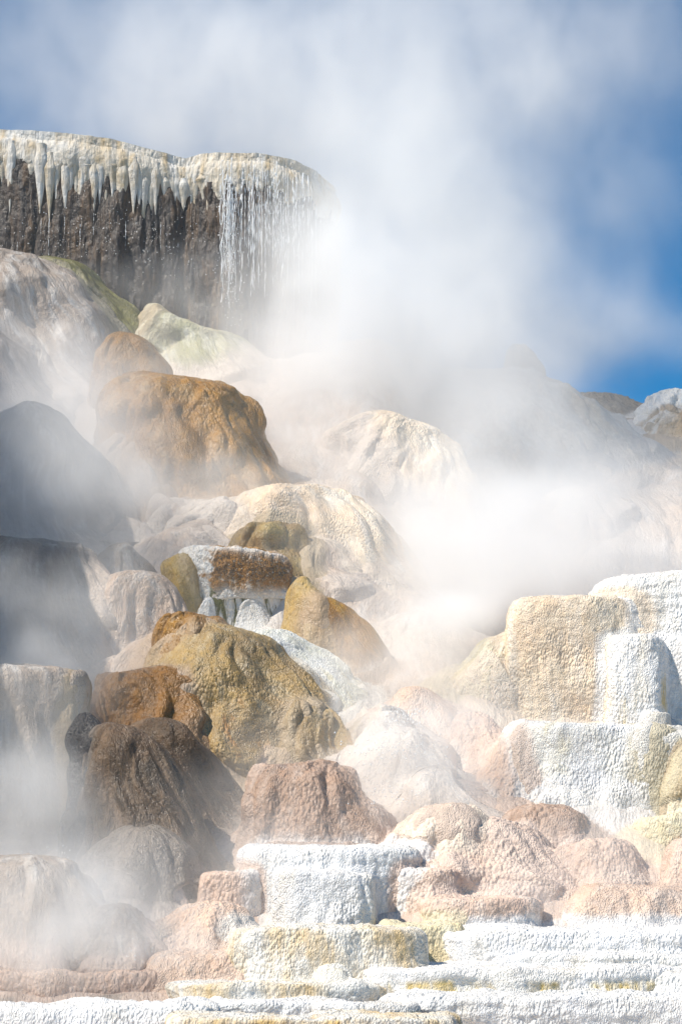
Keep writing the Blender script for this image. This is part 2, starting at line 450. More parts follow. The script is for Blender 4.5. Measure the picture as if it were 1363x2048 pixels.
def mound(name, prof, mat, x0, x1, yt, yb, lean=0, dD=0.0, dep=0.8, lobe=0.10, flute=0.02, grain=0.010, sq=2.0, wob=0.09, tilt=0.0,
          parent=None, D=None, seed=None, cell=0.0009, lobe_size=0.55, k=0.30, knob=0.0, strata=0.0, creep=1.0, bend=None):
    """One mound seen in the photo between columns x0..x1 with its crown at row yt and its foot at row yb. lean: crown offset in px against
    the foot's middle; tilt: how far (px) the crown drops from left to right; dep: depth / half width; k: width of the fillet where it
    grows into its neighbours. The mesh is filled in by build_mounds() once every mound is known."""
    SEED[0] += 1
    cx = (x0 + x1) / 2
    D0 = (hit(min(max(cx, -120), 1480), min(yb, 2046)) if D is None else D) + dD
    rx0 = (x1 - x0) / 2 * D0 / F / cp
    ry = rx0 * dep
    Da = D0 + ry * 0.85
    base = at(cx, yb, D0); top = at(cx + lean, yt, Da)
    m = dict(name=name, prof=prof, mat=mat, lobe=lobe, flute=flute, grain=grain, sq=sq, wob=wob, tilt=tilt, cell=cell, lobe_size=lobe_size,
             k=k, knob=knob, sd=(seed if seed is not None else SEED[0]) * 3.17, ry=ry, Da=Da, strata=strata, creep=creep, bend=(0.35 if prof in ('block', 'step', 'cap', 'rim') else 1.0) if bend is None else bend, rx=(x1 - x0) / 2 * Da / F / cp, z0=base[2],
             H=max(top[2] - base[2], 0.05), xa=at(cx, yb, Da)[0])
    m['dx'] = top[0] - m['xa']
    m['Rm'] = (m['rx'] + ry) / 2
    # table of the distance to the profile in the (radius, height) half plane, in metres
    pr = resample(PROF[prof], 70)
    q = np.stack([pr[:, 0] * m['Rm'], pr[:, 1] * m['H']], -1)
    q = np.vstack([[0, q[0, 1]], q])
    m['gr'] = np.linspace(0, m['Rm'] * 1.3 + 0.9, 56); m['gz'] = np.linspace(-0.45 * m['H'] - 0.1, m['H'] + 0.9, 56)
    GR, GZ = np.meshgrid(m['gr'], m['gz'], indexing='ij')
    seg = q[1:] - q[:-1]
    d2 = np.full(GR.shape, 1e9)
    for (p, e) in zip(q[:-1], seg):
        t = np.clip(((GR - p[0]) * e[0] + (GZ - p[1]) * e[1]) / (e @ e + 1e-12), 0, 1)
        d2 = np.minimum(d2, (GR - p[0] - t * e[0]) ** 2 + (GZ - p[1] - t * e[1]) ** 2)
    pz = np.interp(GR, *[np.array(x) for x in zip(*sorted(((a, b) for a, b in q), key=lambda v: v[0]))], right=-99)
    inside = GZ < pz
    m['sdf'] = np.where(inside, -np.sqrt(d2), np.sqrt(d2)).astype(np.float32)
    o = bpy.data.objects.new(name, bpy.data.meshes.new(name))
    C.objects.link(o)
    loc = np.array([m['xa'] + m['dx'] * 0.3, Da, m['z0']])
    m['loc'] = loc
    if parent is not None:
        o.parent = parent
        o.location = loc - np.array(parent.location)
    else:
        o.location = loc
    m['obj'] = o
    PENDING.append(m)
    return o


def sdf_of(m, X, Y, Z):
    """Rough distance in metres from points to mound m (negative inside)."""
    ze = (Z - m['z0']) / m['H']
    cx = m['xa'] + m['dx'] * np.clip(ze, -0.2, 1)
    dx = (X - cx) / m['rx']; dy = (Y - m['Da']) / m['ry']
    e = m['sq']
    r = (np.abs(dx) ** e + np.abs(dy) ** e) ** (1 / e) * m['Rm']
    gr, gz = m['gr'], m['gz']
    a = np.clip((r - gr[0]) / (gr[1] - gr[0]), 0, len(gr) - 1.001)
    b = np.clip((Z - m['z0'] - gz[0]) / (gz[1] - gz[0]), 0, len(gz) - 1.001)
    i = a.astype(int); j = b.astype(int); fa = a - i; fb = b - j
    T = m['sdf']
    d = (T[i, j] * (1 - fa) + T[i + 1, j] * fa) * (1 - fb) + (T[i, j + 1] * (1 - fa) + T[i + 1, j + 1] * fa) * fb
    return d + np.maximum(r - gr[-1], 0)


def warp(P):
    """A gentle bending of the whole slope, so that no mound stays a body of revolution."""
    X, Y, Z = P[..., 0], P[..., 1], P[..., 2]
    a = sstep(24, 27, Y) * 0.13 + 0.04
    wx = fbm(X * 0.9, Y * 0.5, Z * 0.9, 2); wz = fbm(X * 0.9 + 31, Y * 0.5, Z * 0.9, 2); wy = fbm(X * 0.8 - 17, Y * 0.5, Z * 0.8, 2)
    return P + np.stack([wx * a, wy * a * 1.6, wz * a * 0.4], -1)


def smabs(n, e=0.07):
    return np.sqrt(n * n + e * e) - e


def build_mound(m):
    rx, ry, H, Da, Rm, sd = m['rx'], m['ry'], m['H'], m['Da'], m['Rm'], m['sd']
    c = m['cell'] * Da
    L = rx * 1.0 + H * 1.3
    nt = int(min(max(L / c, 36), 420))
    nu = int(min(max(2 * math.pi * Rm / c, 80), 1500))
    P2 = resample(PROF[m['prof']], nt)
    q = np.array([(a * rx, b * H) for a, b in P2]); s = np.concatenate([[0], np.cumsum(np.linalg.norm(np.diff(q, axis=0), axis=1))])
    u = np.linspace(0, s[-1], nt)
    rho = np.interp(u, s, P2[:, 0])[:, None]; ze = np.interp(u, s, P2[:, 1])[:, None]
    th = (np.arange(nu) / nu * 2 * math.pi + math.pi / 2)[None, :]
    ct, st = np.cos(th), np.sin(th)
    k = (np.abs(ct) ** m['sq'] + np.abs(st) ** m['sq']) ** (-1.0 / m['sq'])
    w = 1 + m['wob'] * (fbm(ct * 1.3 + sd, st * 1.3, ze * 0.5 + sd, 2) + 0.5 * pn(ct * 3.1, st * 3.1 + sd, ze * 0.9))
    X = m['xa'] + m['dx'] * np.clip(ze, -0.2, 1) + rx * rho * k * ct * w + m['bend'] * 0.10 * rx * np.clip(1 - ze, 0, 1.2) ** 2
    Y = Da + ry * rho * k * st * w
    Z = m['z0'] + H * ze + 0 * X
    if m['tilt']:
        Z = Z - m['tilt'] * Da / F * (X - m['xa'] - m['dx']) / rx * np.clip(ze, 0, 1)
    Z = Z + np.clip(ze, 0, 1) ** 2 * 0.10 * (0.25 + 0.75 * m['bend']) * min(H, 1.2) * pn(X * 0.66 / max(Rm, .3) + sd, Y * .9, sd)
    P = np.stack([X, Y, Z], -1)
    n = normals(P, True)
    # fillets into the neighbours and the hillside
    lo, hi = P.reshape(-1, 3).min(0) - 0.4, P.reshape(-1, 3).max(0) + 0.4
    F_ = np.full(X.shape, 9.0)
    kk = np.full(X.shape, m['k'])
    NB = np.zeros(X.shape + (3,)) + COL[m['mat']]
    for o in PENDING:
        if o is m or o['xa'] + o['rx'] * 1.25 + abs(o['dx']) < lo[0] or o['xa'] - o['rx'] * 1.25 - abs(o['dx']) > hi[0]:
            continue
        if o['Da'] + o['ry'] * 1.25 < lo[1] or o['Da'] - o['ry'] * 1.25 > hi[1] or o['z0'] + o['H'] < lo[2] or o['z0'] - .4 * o['H'] > hi[2]:
            continue
        f = sdf_of(o, X, Y, Z)
        better = f < F_
        F_ = np.where(better, f, F_)
        kk = np.where(better, min(m['k'], o['k'] * 1.3), kk)
        NB[better] = COL[o['mat']]
    fh = (Z - hill_z(X, Y, False) - 0.12 * sstep(24.5, 26, Y)) * 0.8
    better = fh < F_
    F_ = np.where(better, fh, F_); kk = np.where(better, m['k'] * 1.2, kk)
    NB[better] = COL['hillside']
    NB = NB * 0.72 + 0.28 * np.array((0.64, 0.58, 0.53)) if m['k'] > .2 else NB
    nf = 1 - sstep(0.0, 0.22 + 0.5 * m['k'], np.maximum(F_, 0))
    nf = nf * m['creep']
    d_f = np.clip(kk - np.maximum(F_, 0), 0, None) ** 2 / (4 * kk) * 1.5
    v = u[:, None] + 0 * th
    rr = Rm * np.clip(rho, 0, 1.2) ** 0.6
    ax, ay = rr * ct, rr * st
    fl = np.stack([ax + 0 * v, ay + 0 * v, v * 0.13], -1)
    wp = 0.22 * pn(X * 1.3 + sd, Y * 1.3, Z * 1.3)
    body = sstep(0.10, 0.60, rho)
    ls = m['lobe_size']
    b1 = smabs(fbm(ax / ls + wp * 2 + sd, ay / ls + wp, v / ls * 0.42 + sd, 2), 0.12)
    d = m['lobe'] * (b1 - 0.22) * 1.2 * body
    b2 = smabs(pn(ax * 4.2 + sd + wp * 5, ay * 4.2, v * 1.1), 0.1)
    patchy = sstep(-0.3, 0.5, pn(X * 1.1, Y * 1.1 + sd, Z * 1.1))
    d = d + m['flute'] * (b2 - 0.2) * 1.6 * body * patchy
    if m['knob']:
        d = d + m['knob'] * (0.3 - smabs(fbm(X * 3.4 + sd, Y * 3.4, Z * 2.8, 2), 0.05))
    g = pn(X * 11 + sd, Y * 11, Z * 7)
    g2 = pn(X * 23, Y * 23 + sd, Z * 17)
    d = d + m['grain'] * (g * 0.9 + 1.0 * g2) + d_f
    if m['strata']:
        d = d + m['strata'] * pn(X * 1.6 + sd, Y * 1.6, Z * 11 + 0.8 * pn(X * 2, Y * 2, sd))
    P = P + n * (d * sstep(0.0, 0.10, rho))[..., None]
    P = P + (warp(P) - P) * m['bend']
    fill_grid(m['obj'].data, P, m['mat'], True, {'flow': fl, 'h': ze + 0 * X, 'nb': NB, 'nf': nf}, m['loc'], True)


def M(name, cat, label, prof, mat, x0, x1, yt, yb, **k):
    g = k.pop('group', None)
    k = {**k.get('s', {}), **k.get('t', {}), **k}
    for x in ('s', 't'):
        k.pop(x, None)
    return tag(mound(name, prof, mat, x0, x1, yt, yb, **k), label, cat, g)


exec_mounds = []
G = 'travertine mounds on the slope'
SM = dict(grain=0.005, flute=0.014, lobe=0.15, k=0.8)         # smooth, wet flowstone
CA = dict(grain=0.011, flute=0.030, lobe=0.07, k=0.12, cell=0.0006)         # dry, knobbly crust

# upper left
M('mound', 'mound', 'large grey draped mound below the left end of the dripping ledge', 'hood', 'grey_flow', -261, 331, 516, 817, lean=-50, tilt=45, s=SM)
M('ridge', 'ridge', 'dark green algae covered ridge crest just under the dripping ledge', 'dome', 'green_algae_rock', -29, 439, 522, 783, lean=-70, tilt=55, dD=0.25, s=SM, creep=0.5, k=0.3)
M('mound', 'mound', 'pale pinkish hump glimpsed in steam right of the green algae ridge', 'dome', 'pale_flow', 147, 663, 578, 855, lean=-70, tilt=30, s=SM, D=41.2)
M('mound', 'mound', 'pale green streaked flow dropping right beside the brown domes', 'hood', 'green_flow', 250, 600, 646, 960, lean=-60, tilt=25, s=SM, D=38.9, lobe=0.1)
M('knob', 'mound', 'small brown knob tucked against the end of the green ridge', 'dome', 'olive_travertine', 258, 350, 632, 740, dD=-0.5, s=SM)
M('dome', 'mound', 'golden brown dome standing on the wide ribbed brown dome', 'dome', 'golden_brown', 150, 410, 668, 870, lean=-25, s=SM, k=0.2, creep=0.6)
M('dome', 'mound', 'wide ribbed golden brown dome with deep folds, under the smaller one', 'hood', 'golden_brown', 135, 610, 764, 1030, lean=-15, tilt=26, lobe=0.15, lobe_size=0.45, grain=.008, flute=.02, k=0.22, dD=-0.35, creep=0.6)
M('mound', 'mound', 'smooth pinkish slope below the ribbed golden dome', 'dome', 'draped_beige', 82, 538, 880, 1078, lean=-30, s=SM)
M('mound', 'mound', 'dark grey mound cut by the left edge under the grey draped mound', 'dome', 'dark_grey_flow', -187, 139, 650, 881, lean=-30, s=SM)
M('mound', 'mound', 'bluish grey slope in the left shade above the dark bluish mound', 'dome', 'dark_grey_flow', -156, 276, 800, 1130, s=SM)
# middle
M('terrace', 'terrace', 'broad cream terrace mound fading into steam at mid height', 'hood', 'cream_travertine', 400, 850, 975, 1190, lean=-40, dD=0.5, grain=.008, flute=.03, lobe=.12)
M('mound', 'mound', 'low cream shoulder left of the broad cream terrace', 'hood', 'pale_flow', 285, 554, 1003, 1120, s=SM)
M('mound', 'mound', 'cream slope carrying the olive yellow dome', 'dome', 'pale_flow', 299, 671, 1032, 1172, lean=-20, s=SM)
M('dome', 'mound', 'olive yellow dome above and behind the brown rimmed white cap', 'hood', 'olive_travertine', 455, 662, 1036, 1215, lean=-25, lobe=.16, lobe_size=.4, grain=.008, flute=.02, dD=0.15, creep=0.6, k=0.3)
M('mound', 'mound', 'pinkish streaked mound right of the olive yellow dome', 'dome', 'draped_beige', 585, 780, 1090, 1270, lean=-50, dD=0.9, s=SM, k=0.4)
M('mound', 'mound', 'low grey brown hump left above the white cap', 'dome', 'draped_beige', 249, 501, 1066, 1180, s=SM)
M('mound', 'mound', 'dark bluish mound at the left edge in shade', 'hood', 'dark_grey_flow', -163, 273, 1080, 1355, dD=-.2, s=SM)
M('mound', 'mound', 'small grey lilac mound between the dark bluish mound and the draped beige one', 'dome', 'grey_flow', 132, 348, 1092, 1243, s=SM)
M('mound', 'mound', 'draped beige mound with fine vertical flutes left of the white cap', 'dome', 'draped_beige', 108, 426, 1145, 1370, lean=15, flute=.03, lobe=.06, grain=.005, k=0.4)
M('knob', 'mound', 'tan knob pressed against the left side of the white cap', 'knob', 'yellow_tan', 318, 408, 1126, 1250, s=SM, k=0.15, creep=0.3)
M('mound', 'mound', 'tan bulging block leaning on the right side of the white cap', 'dome', 'yellow_tan', 545, 684, 1150, 1320, s=SM, k=0.4, dD=-0.25, creep=0.8, dep=1.0)
M('mound', 'mound', 'orange brown wet mound sloping right below the tan block', 'dome', 'orange_travertine', 620, 805, 1200, 1390, lean=-50, s=SM, dD=0.25, creep=0.8, k=0.4)
M('mound', 'mound', 'cream white mound with faint flutes in steam beyond the orange mound', 'dome', 'pale_flow', 726, 948, 1222, 1318, dD=.3, grain=.01, flute=.025, lobe=.1)

# white cap
cap = empty('capped_mound', tuple(at(474, 1265, hit(474, 1265) + 0.3)), 'white capped mound with a brown stained rim and green algae streaks at its base', 'mound')
Dc = hit(474, 1268) - 0.15
mound('body', 'cap', 'cap_travertine', 356, 586, 1104, 1270, D=Dc, dep=.7, lobe=.06, flute=.025, grain=.014, tilt=6, parent=cap, wob=0.03, k=0.1, cell=0.0006, creep=0, seed=77, bend=0.6)
PROF['rim'] = [(0, .95), (.5, .97), (.80, 1.0), (.90, .96), (.955, .82), (.965, .60), (.94, .38), (.90, .18), (.86, 0.0), (.8, -.05)]
mound('rim', 'rim', 'cap_rim_crust', 362, 586, 1106, 1192, D=Dc - .05, dep=0.73, lobe=0.05, flute=.01, grain=.016, tilt=8, parent=cap, wob=0.03, k=0.06, cell=0.0005, creep=0, seed=77, bend=0.6)
M('knob', 'mound', 'small smooth white cone at the foot of the brown rimmed cap', 'dome', 'white_travertine', 450, 545, 1208, 1280, D=Dc - .25, grain=.008, flute=.008, lobe=.03, k=0.08, creep=0.2)
M('knob', 'mound', 'small white cone behind the tan knob left of the cap foot', 'dome', 'white_travertine', 375, 432, 1200, 1275, D=Dc - .12, grain=.008, flute=.008, lobe=.03, k=0.08, creep=0.2)

M('mound', 'mound', 'white mound with yellow green streaks running down right of the tan dome', 'dome', 'white_green', 439, 811, 1252, 1480, lean=-75, dD=0.1, grain=.014, flute=.015, lobe=.08)
M('knob', 'mound', 'flat topped brown knob on the shoulder of the big tan dome', 'knob', 'golden_brown', 292, 474, 1230, 1356, lobe=.10, grain=.012, flute=.02, lobe_size=.3, D=28.1, k=0.35, creep=0.5)
M('dome', 'mound', 'big olive tan dome with knobbly sunlit face in the middle', 'dome', 'olive_patch_travertine', 225, 759, 1262, 1573, lean=-45, lobe=0.14, lobe_size=.45, grain=0.012, flute=.02, creep=0.7)
M('dome', 'mound', 'dark olive dome with an orange patch at the foot of the big tan dome', 'hood', 'olive_patch_travertine', 485, 725, 1415, 1558, lobe=.12, lobe_size=.35, grain=.012, flute=.015, creep=0.5)
M('mound', 'mound', 'pinkish sloping flow left of the big tan dome', 'dome', 'draped_beige', 136, 424, 1268, 1446, lean=20, s=SM, dD=-0.05)
M('mound', 'mound', 'knobbly reddish brown mound left of the big tan dome, above the dark brown one', 'hood', 'brown_travertine', 165, 425, 1343, 1520, lean=-15, lobe=.12, lobe_size=.3, grain=.012, flute=.02, creep=0.5, k=0.4, dD=-0.35)
gb = empty('grey_block', tuple(at(100, 1640, hit(40, 1640) - .6)), 'tall grey block at the left edge with an olive rounded right corner', 'terrace')
Dg = hit(0, 1640) - .6
mound('body', 'block', 'grey_flow', -250, 180, 1325, 1640, D=Dg, lobe=.1, flute=.03, grain=.008, tilt=14, dep=.55, sq=2.6, parent=gb, k=.2)
mound('stained_corner', 'hood', 'olive_patch_travertine', 118, 196, 1356, 1560, D=Dg + .12, lobe=.06, flute=.02, grain=.008, parent=gb, k=.15, dep=1.2)
M('mound', 'mound', 'dark brown draped mound in front with a smooth wet face', 'dome', 'dark_brown_flow', 150, 470, 1440, 1825, lean=-60, dep=.9, s=SM, creep=0.55, k=0.5)
M('mound', 'mound', 'brown shouldered mound behind the dark brown draped mound', 'dome', 'dark_brown_flow', 210, 530, 1440, 1710, lean=-40, tilt=16, dD=.1, s=SM, creep=0.6, k=0.5)
M('mound', 'mound', 'dark recess mound under the tall grey block, coloured black for its shade', 'dome', 'recess_shade_rock', 95, 255, 1425, 1760, dD=-0.15, s=SM, creep=0.1, k=0.3)
M('mound', 'mound', 'low grey mound in thick steam at the lower left edge', 'hood', 'grey_flow', -110, 230, 1700, 1950, dD=-.3, s=SM)
M('mound', 'mound', 'greenish grey knobbly mound in steam left of the pink mound', 'dome', 'grey_flow', 120, 360, 1812, 1985, grain=.016, flute=.02, lobe=.1)
M('mound', 'mound', 'dark sloping flow between the dark recess and the lower terraces', 'dome', 'dark_brown_flow', 125, 425, 1690, 1877, s=SM)
# lower middle
M('mound', 'mound', 'pinkish brown mound in the middle above the white terrace', 'hood', 'pinkbrown_travertine', 440, 790, 1519, 1770, lean=-20, lobe=.14, grain=.014, flute=.02, creep=0.7)
M('mound', 'mound', 'small pink hump at the foot of the orange patched dome', 'dome', 'pink_travertine', 478, 622, 1505, 1587, s=SM)
M('mound', 'mound', 'smooth white pile behind the white terrace block', 'cone', 'white_travertine', 470, 720, 1636, 1740, lean=25, s=SM)
M('mound', 'mound', 'pale pink dome behind the right end of the white terrace', 'dome', 'pink_travertine', 650, 830, 1612, 1730, grain=.014, flute=.01, lobe=.08)
pk = empty('capped_mound', tuple(at(950, 1795, hit(950, 1795))), 'broad pink mound with a small pale flat cap, right of the white terrace', 'mound')
Dp = hit(950, 1800)
mound('skirt', 'dome', 'pink_travertine', 690, 1190, 1632, 1815, D=Dp - .2, lean=-50, parent=pk, lobe=.2, grain=.014, flute=.015, lobe_size=.6, dep=.6)
mound('cap', 'knob', 'cream_travertine', 818, 968, 1613, 1770, D=Dp + .15, parent=pk, lobe=.06, grain=.012, flute=.02, k=0.3)
mound('lobe', 'dome', 'pink_travertine', 805, 960, 1662, 1790, D=Dp + .1, parent=pk, lobe=.1, grain=.014, flute=.012)
M('mound', 'mound', 'flat topped pink mound under the white block on the right', 'hood', 'pinkbrown_travertine', 972, 1202, 1606, 1731, lobe=.08, grain=.016, flute=.012)
M('mound', 'mound', 'sloping pink mound between the capped mound and the stepped one', 'dome', 'pink_travertine', 919, 1171, 1650, 1804, lean=-20, lobe=.1, grain=.016, flute=.012)
M('mound', 'mound', 'low stepped pink mound below the flat topped pink mound', 'hood', 'pink_travertine', 1099, 1300, 1680, 1801, lobe=.08, grain=.016, flute=.012)
M('block', 'terrace', 'yellow crusted block at the right edge under the olive stain', 'block', 'yellow_cream_travertine', 1262, 1440, 1634, 1730, s=CA)
M('block', 'terrace', 'pink and yellow block at the right edge below the yellow crusted one', 'hood', 'peach_travertine', 1300, 1500, 1668, 1800, dD=-.2, s=CA)
M('block', 'terrace', 'small pink block left of the white terrace', 'block', 'pink_travertine', 398, 515, 1744, 1850, lobe=.05, grain=.016, flute=.015, sq=3)
M('block', 'terrace', 'small pink brown block right of the white terrace', 'block', 'pink_travertine', 790, 920, 1738, 1850, lobe=.05, grain=.016, flute=.015, sq=3)
M('mound', 'mound', 'pale pink mound left of the white terrace, streaked with steam', 'dome', 'peach_travertine', 244, 556, 1800, 1976, lean=20, grain=.014, flute=.02, lobe=.1)
M('terrace', 'terrace', 'low pink terrace between the white terrace and the peach one', 'step', 'pink_travertine', 830, 1075, 1794, 1890, sq=2.8, s=CA)
M('terrace', 'terrace', 'peach knobbly terrace at the right above the white steps', 'hood', 'peach_travertine', 1090, 1460, 1768, 1890, sq=2.6, s=CA)

# white terrace in front
wt = empty('white_terrace', tuple(at(650, 1865, hit(650, 1865))), 'bright white two tier terrace block in the lower middle', 'terrace')
Dw = hit(650, 1868)
mound('upper_tier', 'block', 'white_travertine', 478, 845, 1692, 1880, D=Dw + .2, parent=wt, sq=2.6, tilt=6, dep=.7, lobe=0.05, grain=.011, flute=.04, k=0.08, cell=0.0006, wob=0.05)
mound('lower_tier', 'block', 'white_travertine', 545, 752, 1740, 1880, D=Dw - .32, parent=wt, sq=2.4, tilt=6, dep=.7, lobe=0.05, grain=.011, flute=.04, k=0.08, cell=0.0006, wob=0.05)
mound('front_bulge', 'dome', 'white_travertine', 590, 715, 1788, 1885, D=Dw - .42, parent=wt, lobe=.06, grain=.016, flute=.03)
# right wall
rw = empty('travertine_wall', tuple(at(1200, 1470, hit(1200, 1470))), 'tall cream and white travertine wall at the right edge', 'wall')
Dr = 27.9
mound('upper_tier', 'block', 'white_travertine', 1172, 1700, 1158, 1490, D=Dr + .5, parent=rw, sq=3.0, dep=.5, lobe=0.05, grain=.012, flute=.03, strata=0.02, k=0.08, wob=0.03, cell=0.0006)
mound('cream_face', 'block', 'cream_travertine', 1008, 1310, 1194, 1490, D=Dr + .45, parent=rw, sq=3.6, dep=.6, lobe=0.05, grain=.011, flute=0.045, strata=0.0, k=0.08, wob=0.025, cell=0.0006)
mound('buttress', 'hood', 'yellow_cream_travertine', 830, 1150, 1258, 1490, D=Dr + .75, lean=70, parent=rw, lobe=0.08, grain=.016, flute=0.045, dep=.6)
mound('front_buttress', 'dome', 'cream_travertine', 900, 1120, 1320, 1490, D=Dr + .5, parent=rw, lobe=0.06, grain=.016, flute=.03)
col = mound('column', 'block', 'ochre_base_white', 1203, 1335, 1274, 1490, D=Dr + .15, parent=rw, sq=2.3, dep=.8, lobe=0.05, grain=.012, flute=.03, k=0.08, cell=0.0006, wob=0.05)
mound('crust_foot', 'block', 'ochre_base_white', 1282, 1342, 1424, 1495, D=Dr - .1, parent=rw, lobe=.05, grain=.011, flute=.02)
mound('side_tier', 'block', 'white_travertine', 1290, 1620, 1278, 1490, D=Dr + .35, parent=rw, sq=2.8, dep=.4, lobe=.06, grain=.014, flute=.02)
wb = empty('white_block', tuple(at(1190, 1650, hit(1190, 1650))), 'white block with an olive stained right end, below the tall wall', 'terrace')
Db = hit(1180, 1640)
mound('body', 'block', 'white_olive_side', 1022, 1362, 1452, 1660, D=Db, parent=wb, sq=2.5, tilt=8, dep=.6, lobe=0.05, grain=.011, flute=.035, k=0.3, cell=0.0006)
mound('stained_end', 'block', 'olive_ochre_crust', 1262, 1385, 1470, 1665, D=Db - .04, parent=wb, sq=2.3, lobe=.1, grain=.011, flute=.03, k=0.4, cell=0.0006)
mound('foot', 'dome', 'white_travertine', 1030, 1200, 1580, 1680, D=Db - .2, parent=wb, lobe=.12, lobe_size=.3, grain=.011, flute=.03)
mound('foot', 'hood', 'white_travertine', 1170, 1310, 1588, 1680, D=Db - .22, parent=wb, lobe=.08, grain=.011, flute=.03)
M('mound', 'mound', 'dark olive knob at the right edge beside the stained white block', 'dome', 'olive_patch_travertine', 1319, 1451, 1505, 1653, dD=-.3, s=SM)
M('mound', 'mound', 'rough pink dome left of the white block', 'dome', 'pink_travertine', 847, 1095, 1435, 1594, lobe=.08, grain=.016, flute=.012, lean=-30)
M('mound', 'mound', 'fan shaped pink mound with radiating ribs touching the white block', 'bell', 'pink_travertine', 860, 1130, 1462, 1650, lean=45, lobe=.12, grain=.012, flute=.03)
M('mound', 'mound', 'peach hump in the steamy hollow left of the cream wall', 'dome', 'peach_travertine', 731, 953, 1368, 1491, lobe=.08, grain=.01, flute=.02)
M('mound', 'mound', 'pale hump at the head of the foaming cascade', 'dome', 'pale_flow', 676, 844, 1425, 1540, s=SM)
M('mound', 'mound', 'smooth pale pink hump under the foaming cascade', 'dome', 'pale_flow', 780, 1020, 1545, 1682, s=SM, lean=-30)
M('mound', 'mound', 'low pale shelf of the foaming cascade', 'hood', 'pale_flow', 688, 912, 1478, 1612, s=SM)
# right back slope
M('slope', 'mound', 'broad white slope in steam on the right', 'dome', 'back_slope_white', 560, 1640, 742, 1290, lean=-130, dD=3.0, D=36.5, lobe=0.35, lobe_size=1.1, flute=.05, grain=.01)
M('dome', 'mound', 'cream dome glowing through the steam right of centre', 'dome', 'cream_travertine', 590, 1040, 838, 1160, D=35.4, lobe=.25, lobe_size=.6, flute=.05, grain=.012, k=1.0)
M('mound', 'mound', 'grey brown streaked flow on the white slope at the right', 'dome', 'draped_beige', 1050, 1350, 995, 1250, lean=-40, D=37.7, s=SM)
M('mound', 'mound', 'grey purple mound low on the right edge of the back slope', 'dome', 'grey_flow', 1150, 1600, 990, 1250, D=40.5, s=SM)
M('mound', 'mound', 'brown rounded mound at the right edge beneath the snowy knoll', 'dome', 'tan_travertine', 1146, 1554, 828, 1105, lean=20, D=42.5, lobe=.2, flute=.03, grain=.011, creep=0.7)
M('ridge', 'ridge', 'dark rocky ridge line on the right skyline', 'dome', 'ridge_rock', 1004, 1436, 790, 999, lean=-20, D=44, lobe=.2, flute=.03, grain=.03)
M('knoll', 'mound', 'white fluted knoll on the skyline at the right edge', 'dome', 'white_travertine', 1215, 1480, 778, 880, D=43.5, lobe=.2, flute=.06, grain=.03, lobe_size=.4)
M('outcrop', 'outcrop', 'grey outcrop poking through steam on the skyline', 'hood', 'ridge_rock', 1000, 1130, 694, 860, lean=-20, D=43.0, tilt=30, lobe=.15, flute=.05, grain=.011)
# bottom terraces
T = dict(sq=3.2, wob=.06, k=.05, creep=.35)
M('terrace', 'terrace', 'white terrace stained ochre on its right half, under the white block', 'block', 'white_ochre_travertine', 462, 845, 1852, 2000, dep=.5, t=T, s=CA)
M('terrace', 'terrace', 'pale cream ledge right of the ochre stained terrace', 'block', 'yellow_cream_travertine', 760, 925, 1845, 1960, dD=.3, t=T, s=CA)
M('mound', 'mound', 'small cream foot mound against the ochre stained terrace', 'hood', 'yellow_cream_travertine', 619, 715, 1935, 2001, dD=-.2, s=CA)
M('terrace', 'terrace', 'tan ledge with a yellow crusted end, left of the ochre stained terrace', 'hood', 'peach_travertine', 260, 560, 1895, 1995, dep=.5, t=T, s=CA)
M('terrace', 'terrace', 'long white step with knobbly rim, uppermost on the lower right', 'step', 'white_travertine', 888, 1560, 1856, 1960, dep=.45, t=T, s=CA, strata=0.02)
M('terrace', 'terrace', 'thin white step just under the uppermost right step', 'step', 'white_travertine', 980, 1600, 1905, 1965, dep=.45, dD=-.35, t=T, s=CA, strata=0.02)
M('terrace', 'terrace', 'white step with yellow stained base in the lower right', 'step', 'ochre_base_white', 745, 1330, 1930, 2012, dep=.4, dD=-.15, t=T, s=CA, strata=0.02)
M('terrace', 'terrace', 'short white step at the right edge near the bottom', 'step', 'white_travertine', 1285, 1640, 1940, 2020, dep=.4, dD=-.1, t=T, s=CA, strata=0.02)
M('terrace', 'terrace', 'lowest smooth white step at the bottom right', 'step', 'white_travertine', 795, 1640, 1984, 2075, dep=.3, D=21.6, t=T, s=CA, strata=0.02)
M('terrace', 'terrace', 'white step with cream stains at the bottom, left of the yellow stained one', 'step', 'white_ochre_travertine', 352, 770, 1962, 2018, dep=.4, D=22.2, t=T, s=CA)
M('terrace', 'terrace', 'pink white step in steam at the bottom left', 'step', 'pink_travertine', -120, 372, 1938, 2020, dep=.4, D=22.7, t=T, s=CA)
M('terrace', 'terrace', 'thin pale step under the cream stained step', 'step', 'white_travertine', 330, 660, 2000, 2050, dep=.4, D=21.7, t=T, s=CA)
M('terrace', 'terrace', 'small step with yellow crusts near the bottom middle', 'step', 'ochre_base_white', 625, 830, 2003, 2060, dep=.5, D=21.4, t=T, s=CA)
M('terrace', 'terrace', 'grey white lowest step at the bottom left corner', 'step', 'white_travertine', -150, 420, 2008, 2070, dep=.3, D=21.2, t=T, s=CA)
M('terrace', 'terrace', 'ochre flecked lowest step at the bottom middle', 'step', 'white_ochre_travertine', 350, 900, 2030, 2090, dep=.3, D=20.6, t=T, s=CA)

# ------------------------------------------------------------------ dripping ledge
# <LEDGE>
build_hill()
for _m in PENDING:
    build_mound(_m)

rnd = random.Random(4)


def ledge_top(px):
    return np.interp(px, [-200, 0, 60, 130, 230, 300, 370, 400, 440, 520, 580, 630, 665, 690], [258, 262, 265, 270, 283, 303, 321, 312, 309, 311, 322, 345, 376, 420])


